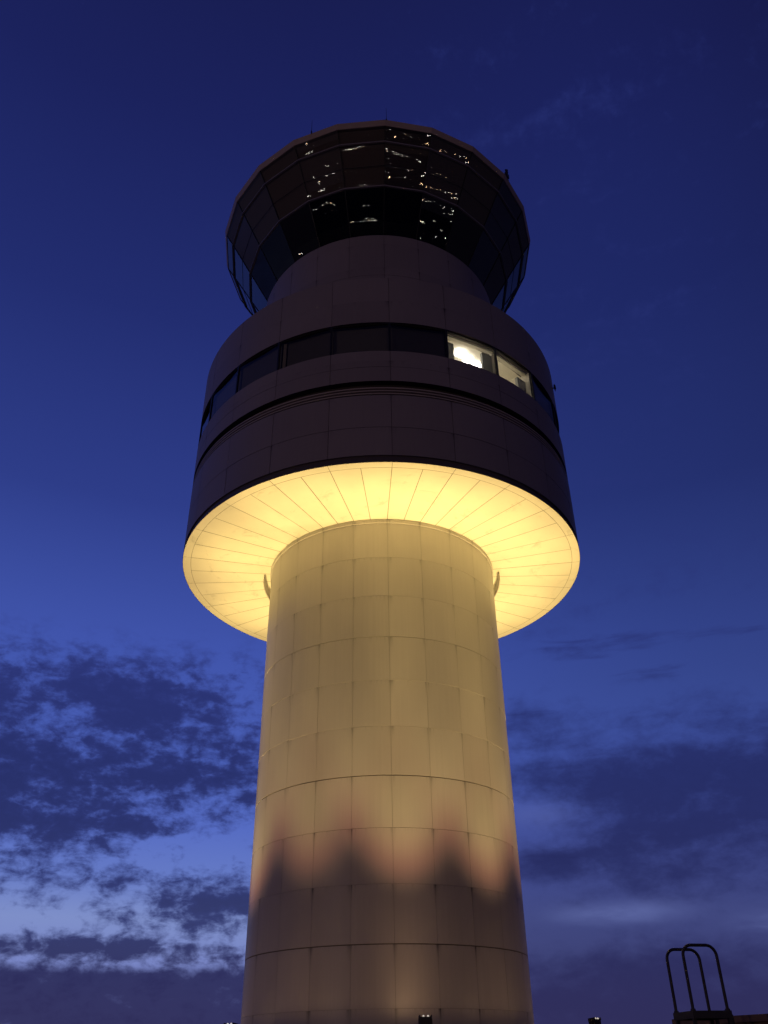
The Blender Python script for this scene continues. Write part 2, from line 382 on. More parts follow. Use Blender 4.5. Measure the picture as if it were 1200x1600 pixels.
# inside the drum
RW = RD - .035; cs = cos(radians(ST / 2))
ZF, ZC = ZW0 - .25, ZW1 + .10
mb = MB()
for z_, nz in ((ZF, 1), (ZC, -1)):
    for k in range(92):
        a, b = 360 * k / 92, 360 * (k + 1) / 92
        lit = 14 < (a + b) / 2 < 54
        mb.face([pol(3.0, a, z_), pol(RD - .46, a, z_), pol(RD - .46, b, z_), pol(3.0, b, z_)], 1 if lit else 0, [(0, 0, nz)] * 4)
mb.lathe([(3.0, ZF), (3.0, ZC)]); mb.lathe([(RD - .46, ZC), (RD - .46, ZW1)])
for a in (A0 + ST, A0 + 3 * ST):
    sgn = 1 if a < 30 else -1
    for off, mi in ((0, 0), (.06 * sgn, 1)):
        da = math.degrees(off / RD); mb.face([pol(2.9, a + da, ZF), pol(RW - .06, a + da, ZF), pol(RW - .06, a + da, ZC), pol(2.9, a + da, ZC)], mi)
k0, k1 = A0 + ST + .6, A0 + 3 * ST - .6
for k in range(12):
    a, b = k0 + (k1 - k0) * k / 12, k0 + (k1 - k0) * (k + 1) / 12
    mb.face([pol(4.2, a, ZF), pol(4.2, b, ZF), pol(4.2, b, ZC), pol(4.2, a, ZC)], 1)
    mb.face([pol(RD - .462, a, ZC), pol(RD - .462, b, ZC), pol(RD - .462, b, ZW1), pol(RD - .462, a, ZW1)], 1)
mb.build('interior', [M['dark'], M['white']], tower)
ROOM = ((27.0, 6.72, .42, .26), (31.0, 6.56, .20, .34), (35.0, 6.52, .34, .2))
for j in range(NS):
    a, b = A0 + ST * j, A0 + ST * (j + 1); am = (a + b) / 2
    w = MB(); w.face([pol(RW, a, ZW0), pol(RW, b, ZW0), pol(RW, b, ZW1), pol(RW, a, ZW1)]); win = w.build('window', M['win'], tower)
    f = MB(); fwid = .035
    d = (pol(RW, b, 0) - pol(RW, a, 0)).normalized(); o_ = pol(1, am, 0)
    for P, s_ in ((pol(RW, a, 0), 1), (pol(RW, b, 0), -1)):
        c0 = P + d * s_ * fwid / 2
        f.beam(c0 + Vector((0, 0, ZW0)), c0 + Vector((0, 0, ZW1)), .07, fwid, 0, d)
    L = (pol(RW, b, 0) - pol(RW, a, 0)).length
    for zc, hh in ((ZW1 - .03, .06), (ZW0 + .015, .03)):
        f.beam(pol(RW, a, zc) + d * fwid, pol(RW, b, zc) - d * fwid, .06, hh)
    f.build('window_frame', M['frame'], win)
    if j in (1, 2):
        fr_ = MB(); fr_.beam(pol(RW - .22, a, ZW1 - .05), pol(RW - .22, b, ZW1 - .05), .14, .10); fr_.build('blind_box', M['white'], win)
        lst = [(.13, .17, .80, 0), (.90, .20, .86, 0), (1.03, .05, 1.0, 1)] if j == 1 else [(.15, .11, .84, 0), (.84, .22, .74, 0), (1.03, .05, 1.0, 1)]
        for u, wd_, hh, pale in lst:
            bl = MB(); c0 = pol(RW, a, 0).lerp(pol(RW, b, 0), u) - o_ * .30; bl.box(c0 + Vector((0, 0, ZW0 + (ZW1 - ZW0) * hh / 2)), (wd_ * L, .12, (ZW1 - ZW0) * hh), Matrix.Rotation(radians(am), 3, 'Z'))
            bl.build('blind', M['white'] if pale else M['blind'], win)
    if j not in (1, 2):
        bl = MB(); q = [pol(RW, a, 0), pol(RW, b, 0)]; q = [p_ - o_ * .16 for p_ in q]; e_ = (q[1] - q[0]) * (.03 if j != NS - 2 else .13)
        q[0] = q[0] + e_; up_ = Vector((0, 0, 1))
        bl.face([q[0] + up_ * ZW0, q[1] + up_ * ZW0, q[1] + up_ * ZW1, q[0] + up_ * ZW1]); bl.build('blind', M['blind'], win)
    if j == NS - 2:
        bl = MB(); c0 = pol(RW, a, 0).lerp(pol(RW, b, 0), .05) - o_ * .12; c0 = pol(RW, a, 0).lerp(pol(RW, b, 0), .085) - o_ * .12
        bl.box(c0 + Vector((0, 0, (ZW0 + ZW1) / 2)), (.12, .05, ZW1 - ZW0 - .08), Matrix.Rotation(radians(am), 3, 'Z')); bl.build('blind', M['palestrip'], win)  # pale strip added to stand for an interior column edge, not a blind
for a, r, wx, wy in ROOM:
    lm = MB(); lm.box(pol(r, a, ZC - .06), (wx, wy, .08), Matrix.Rotation(radians(a), 3, 'Z')); lm.build('ceiling_lamp', M['tube'], tower)
la = bpy.data.lights.new('room_light', 'POINT'); la.energy = 20; la.color = (1, .88, .62); la.shadow_soft_size = .25
lo = bpy.data.objects.new('room_light', la); COL.objects.link(lo); lo.parent = tower; lo.location = pol(RD - 1.9, 36, ZC - .75)

# neck under the cab
RN = 1.27 * S
mb = MB(); shell(mb, RN, [Z(5.80), Z(6.40), Z(6.985)], gap=.010, depth=.05); mb.lathe([(RN, Z(6.985)), (RN - .3, Z(6.985) + .02)]); mb.build('neck', [M['drum'], M['drumjoint']], tower)
# cab glazing: 23 facets leaning outwards
def RC(h): return (1.475 + .554 * (h - 7.483)) * S
HB, H2, H1, HT = 7.0, 7.483, 7.889, 8.035
RCT = 1.785 * S
def rcab(h): return RC(h) if h <= H1 else RC(H1) + (RCT - RC(H1)) * (h - H1) / (HT - H1)
for j in range(NS):
    a, b = A0 + ST * j, A0 + ST * (j + 1); am = (a + b) / 2
    w = MB()
    for h0, h1 in ((HB, H2), (H2, H1), (H1, HT)):
        w.face([pol(rcab(h0), a, Z(h0)), pol(rcab(h0), b, Z(h0)), pol(rcab(h1), b, Z(h1)), pol(rcab(h1), a, Z(h1))])
    cw = w.build('cab_window', M['cabglass'], tower)
    f = MB()
    f.beam(pol(rcab(HB), a, Z(HB)), pol(rcab(H1), a, Z(H1)), .022, .05, 0, pol(1, a, 0)); f.beam(pol(rcab(H1), a, Z(H1)), pol(rcab(HT), a, Z(HT)), .022, .05, 0, pol(1, a, 0))
    sh = MB(); ins = .07
    for h0, h1 in ((H2 + .004, H1), (H1, HT - .01)):
        sh.face([pol(rcab(h0) - ins, a, Z(h0)), pol(rcab(h0) - ins, b, Z(h0)), pol(rcab(h1) - ins, b, Z(h1)), pol(rcab(h1) - ins, a, Z(h1))])
    sh.build('sun_shade', M['shade'], cw)
    hm = 7.675; f.beam(pol(rcab(hm), a, Z(hm)), pol(rcab(hm), b, Z(hm)), .02, .02)
    f.build('mullion', M['frame'], cw)
    for h in (H2, H1):
        f = MB(); f.beam(pol(rcab(h) + .03, a, Z(h)), pol(rcab(h) + .03, b, Z(h)), .07, .055); f.build('transom', M['transom'], cw)
def polyring(mb, prof, mi=0):
    for (ra, za), (rb, zb) in zip(prof, prof[1:]):
        for j in range(NS):
            a, b = A0 + ST * j, A0 + ST * (j + 1)
            mb.face([pol(ra, a, za), pol(ra, b, za), pol(rb, b, zb), pol(rb, a, zb)], mi)
mb = MB(); polyring(mb, [(RCT - .5, Z(HT)), (RCT + .03, Z(HT)), (1.812 * S, Z(8.104)), (.05, Z(8.16))]); rf = mb.build('cab_roof', M['fascia'], tower)
mb = MB(); polyring(mb, [(.05, Z(7.99)), (RCT - .5, Z(7.99)), (RCT - .5, Z(HT))][::-1]); mb.build('cab_ceiling', M['ceiling'], rf)
mb = MB(); polyring(mb, [(RC(7.03), Z(7.03)), (.05, Z(7.03))]); polyring(mb, [(RC(7.1) - .75, Z(7.03)), (RC(7.1) - .75, Z(7.24)), (RC(7.1) - .15, Z(7.26)), (RC(7.1) - .15, Z(7.06))]); mb.lathe([(1.1, Z(7.03)), (1.1, Z(7.99))], n=24)
mb.build('cab_interior', M['dark'], tower)
# roof and wall fittings
def part_at(name, mb, a, R, h, mat): o = mb.build(name, mat, tower); o.location = pol(R, a, Z(h)); o.rotation_euler = (0, 0, radians(a)); return o
w = MB(); w.tube([(0, 0, -.1), (0, 0, .55)], .045, 8); w.box((.12, 0, .42), (.20, .14, .30)); w.box((.12, 0, .16), (.22, .05, .05)); w.tube([(.05, 0, .5), (.14, 0, .78)], .04, 8); w.tube([(.14, 0, .74), (.19, 0, 1.0)], .07, 8); w.box((.17, 0, .9), (.25, .05, .05))
wm = part_at('roof_antenna', w, 52.0, 1.79 * S, 8.10, M['steel']); wm.scale = (1, 1, .9)
for a, L in ((-21.8, 1.0), (3.4, 1.0)):
    w = MB(); w.tube([(0, 0, 0), (0, 0, .15), (0, 0, .16), (0, 0, L)], [.03, .03, .012, .006], 6); part_at('whip_antenna', w, a, 1.80 * S, 8.10, M['steel'])
w = MB(); w.box((0, -.12, 0), (.05, .24, .05)); w.box((.0, -.30, .03), (.16, .22, .20)); w.tube([(0, -.30, -.06), (0, -.30, -.22)], [.06, .04], 8); w.box((0, -.28, .16), (.08, .1, .12))
part_at('wall_camera', w, 69.5, RD, 5.50, M['steel']).scale = (.7, .36, .8)

# ------------------------------------------------------------------ floodlights round the foot of the column
def spot_light(parent, side_glow):
    l = bpy.data.lights.new('flood_beam', 'SPOT'); l.energy = 8800.0; l.spot_size = radians(176); l.spot_blend = 0.05; l.shadow_soft_size = .22; l.color = (1, 1, 1)
    l.use_nodes = True; t = l.node_tree; em = [n for n in t.nodes if n.type == 'EMISSION'][0]
    c = t.nodes.new('ShaderNodeTexCoord'); x, y, z = sep(t, c.outputs['Normal'])
    th = z.abs().min(1.0)._m('ARCCOSINE') * (180 / pi) / 90.0
    A = lambda d, v: (d / 90.0, (v, v, v, 1))
    st = ramp(t, th, [A(0, 1.12), A(5, .97), A(9, .55), A(13, .32), A(18, .205), A(24, .185), A(30, .175), A(36, .17), A(42, .16), A(50, .13)])
    tha = ((x * 1.14) * (x * 1.14) + y * y)._m('SQRT')._m('ARCTAN2', z.abs()) * (180 / pi)
    cut = tha.step(38.6, 19.5)
    spill = ramp(t, th, [A(0, .0010), A(40, .0013), A(62, .0016), A(79, .0018), A(87, 0.0)])
    lat = ((x * x) * -16.0).exp() * side_glow + 1.2
    st = (N(t, st) * cut + N(t, spill) * lat).k
    fringe = ramp(t, ((tha - 6.5) / 28.8).clamp(), [(0, (1, .72, .25, 1)), (.30, (1, .71, .27, 1)), (.62, (1, .70, .29, 1)), (.74, (1, .61, .28, 1)), (.92, (1, .43, .25, 1)), (1, (1, .62, .32, 1))])
    mx = mix(t, 1.0, st, fringe, 'MULTIPLY'); t.links.new(mx, em.inputs[0])
    return l
FL = [(6.9, 'black floodlight in front of the column, lowest at the bottom edge of the picture'), (45.8, 'black floodlight just right of the column foot against the blue sky'),
      (-31.0, 'black floodlight at the left foot of the column against the sky'), (77.0, 'smallest black floodlight, between the column and the access platform'),
      (-70.0, 'black floodlight at the far left of the ring around the column')]
FL += [(a, 'black floodlight hidden behind the column, aimed up at the drum') for a in (117, 157, 197, 243)]
proto = None
RF = 1.655 * S; TILT = radians(6.0)
for a, lab in FL:
    fl = empty('floodlight', (0, 0, 0), lab, 'floodlight', 'floodlights ringed round the tower column')
    p = pol(RF * (1.03 if a == 77.0 else 1.0), a, 0); zz_ = {6.9: 2.53, 45.8: 2.525, -31.0: 2.475, 77.0: 2.46}.get(a, 2.50)
    fl.location = (p.x, p.y + D, 2.01); fl.rotation_euler = (0, 0, radians(a))
    hz = zz_ - 2.01
    if proto is None or True:
        h = MB(); rot = Matrix.Rotation(-TILT * 1.0, 3, 'X')
        h.box((0, 0, hz + .02), (.245, .18, .155), rot, 0, 1.10); h.box((0, 0, hz - .095), (.20, .15, .07), rot)
        for k in range(5): h.box((-.09 + .045 * k, .0, hz - .05), (.014, .21, .15), rot)
        h.box((-.132, 0, hz + .11), (.015, .20, .05), rot); h.box((.132, 0, hz + .11), (.015, .20, .05), rot)
        h.build('housing', M['lamp'], fl)
        q = MB()
        for gx in (-.05, .055): q.lathe([(.026, hz + .10), (.022, hz + .13), (.004, hz + .142)], n=10); q.v[-80:] = [(vx + gx, vy - .06, vz) for vx, vy, vz in q.v[-80:]]
        q.build('lens', M['lens'], fl)  # two small glowing domes stand in for bright glints on the lens
        y = MB()
        for sx in (-1, 1): y.box((sx * .150, 0, hz - .03), (.012, .05, .22))
        y.box((0, 0, hz - .145), (.312, .05, .014)); y.tube([(0, 0, 0), (0, 0, hz - .15)], .035, 10); y.box((0, 0, .01), (.2, .2, .02)); y.build('bracket', M['lamp'], fl)
    l = spot_light(fl, 2.6 if a == 6.9 else .5); l.energy = 8800.0 * {6.9: 1.04, 45.8: 1.0, -31.0: .86, 77.0: .92}.get(a, 1.0)
    lo = bpy.data.objects.new('flood_beam', l); COL.objects.link(lo); lo.parent = fl; lo.location = (0, .012, hz + .24)
    lo.rotation_euler = (pi - TILT + radians({6.9: 0, 45.8: -.6, -31.0: 2.4, 77.0: .8, -70.0: -1.6}.get(a, 0)), radians({45.8: -1.5, -31.0: 1.2}.get(a, 0)), 0)     # aims up and leans in towards the column

# ------------------------------------------------------------------ two apron light masts behind the camera, the warm light on the drum
for x_, y_, lab in ((-78, -70, 'tall apron light mast behind the viewer, left of the tower'), (52, -112, 'tall apron light mast behind the viewer, right of the tower')):
    lm = empty('light_mast', (x_, y_, 0), lab, 'light mast', 'apron light masts')
    w = MB(); w.tube([(0, 0, 0), (0, 0, 8), (0, 0, 18)], [.22, .17, .10], 10); w.build('pole', M['steel'], lm)
    w = MB(); w.box((0, 0, 18.1), (2.2, .15, .12)); w.build('crossbar', M['steel'], lm)
    aim = Vector((0, D, 26)) - Vector((x_, y_, 18.4))
    for k in range(3):
        w = MB(); w.box((-.8 + .8 * k, 0, 18.4), (.5, .3, .4)); w.build('lamp_head', M['lamp'], lm)
    l = bpy.data.lights.new('mast_light', 'SPOT'); l.energy = MAST if x_ < 0 else MAST * .55; l.spot_size = radians(50); l.spot_blend = .6; l.color = (1, .66, .56); l.shadow_soft_size = .4
    lo = bpy.data.objects.new('mast_light', l); COL.objects.link(lo); lo.parent = lm; lo.location = (0, 0, 18.9); lo.rotation_euler = aim.to_track_quat('-Z', 'Y').to_euler()

# ------------------------------------------------------------------ access platform with hoop handrails
ap = empty('access_platform', (5.78, 18.08, 0), 'black steel access platform with two tall hoop handrails beside the brown wall', 'platform')
ap.rotation_euler = (0, 0, radians(10)); PZ = 2.46
w = MB(); w.box((0, 0, PZ - .025), (.76, .78, .05))
for sy in (-1, 1): w.box((0, sy * .37, PZ - .085), (.76, .04, .07))
for sx in (-1, 1): w.box((sx * .36, 0, PZ - .085), (.04, .70, .07))
w.build('deck', M['steel'], ap)
for sx in (-1, 1):
    for sy in (-1, 1):
        w = MB(); w.box((sx * .34, sy * .33, (PZ - .12) / 2), (.06, .06, PZ - .12)); w.build('leg', M['steel'], ap)
for sy in (-1, 1):
    pts = []; hw, ht, rr_ = .335, 1.06, .18; y_ = sy * .335
    pts.append((-hw, y_, PZ)); pts += [(-hw + rr_ - rr_ * cos(t), y_, PZ + ht - rr_ + rr_ * sin(t)) for t in [pi / 2 * k / 8 for k in range(9)]]
    pts += [(hw - rr_ + rr_ * sin(t), y_, PZ + ht - rr_ + rr_ * cos(t)) for t in [pi / 2 * k / 8 for k in range(9)]]; pts.append((hw, y_, PZ))
    w = MB(); w.tube(pts, .028, 12)
    for sx in (-1, 1): w.tube([(sx * hw, y_, PZ), (sx * hw, y_, PZ + .03)], .045, 12)
    w.build('handrail', M['steel'], ap)
w = MB()
for k in range(8): w.box((.42 + .0 * k, 0, .28 + k * .27), (.10, .52, .03))
for sy in (-1, 1): w.box((.42, sy * .27, 1.2), (.06, .03, 2.4))
w.build('ladder', M['steel'], ap)

# ------------------------------------------------------------------ low brown building at the right edge
br = empty('low_building', (6.1, 20.8, 0), 'low brown walled building at the bottom right corner behind the access platform', 'building')
dirv = Vector((1.24, -1.6, 0)).normalized(); br.rotation_euler = (0, 0, atan2(dirv.y, dirv.x))
w = MB(); w.box((6.0, 2.5, 1.17), (12.0, 5.0, 2.34)); w.build('wall', M['brick'], br)
w = MB(); w.box((6.0, 2.5, 2.40), (12.16, 5.16, .12)); w.build('coping', M['brick'], br)

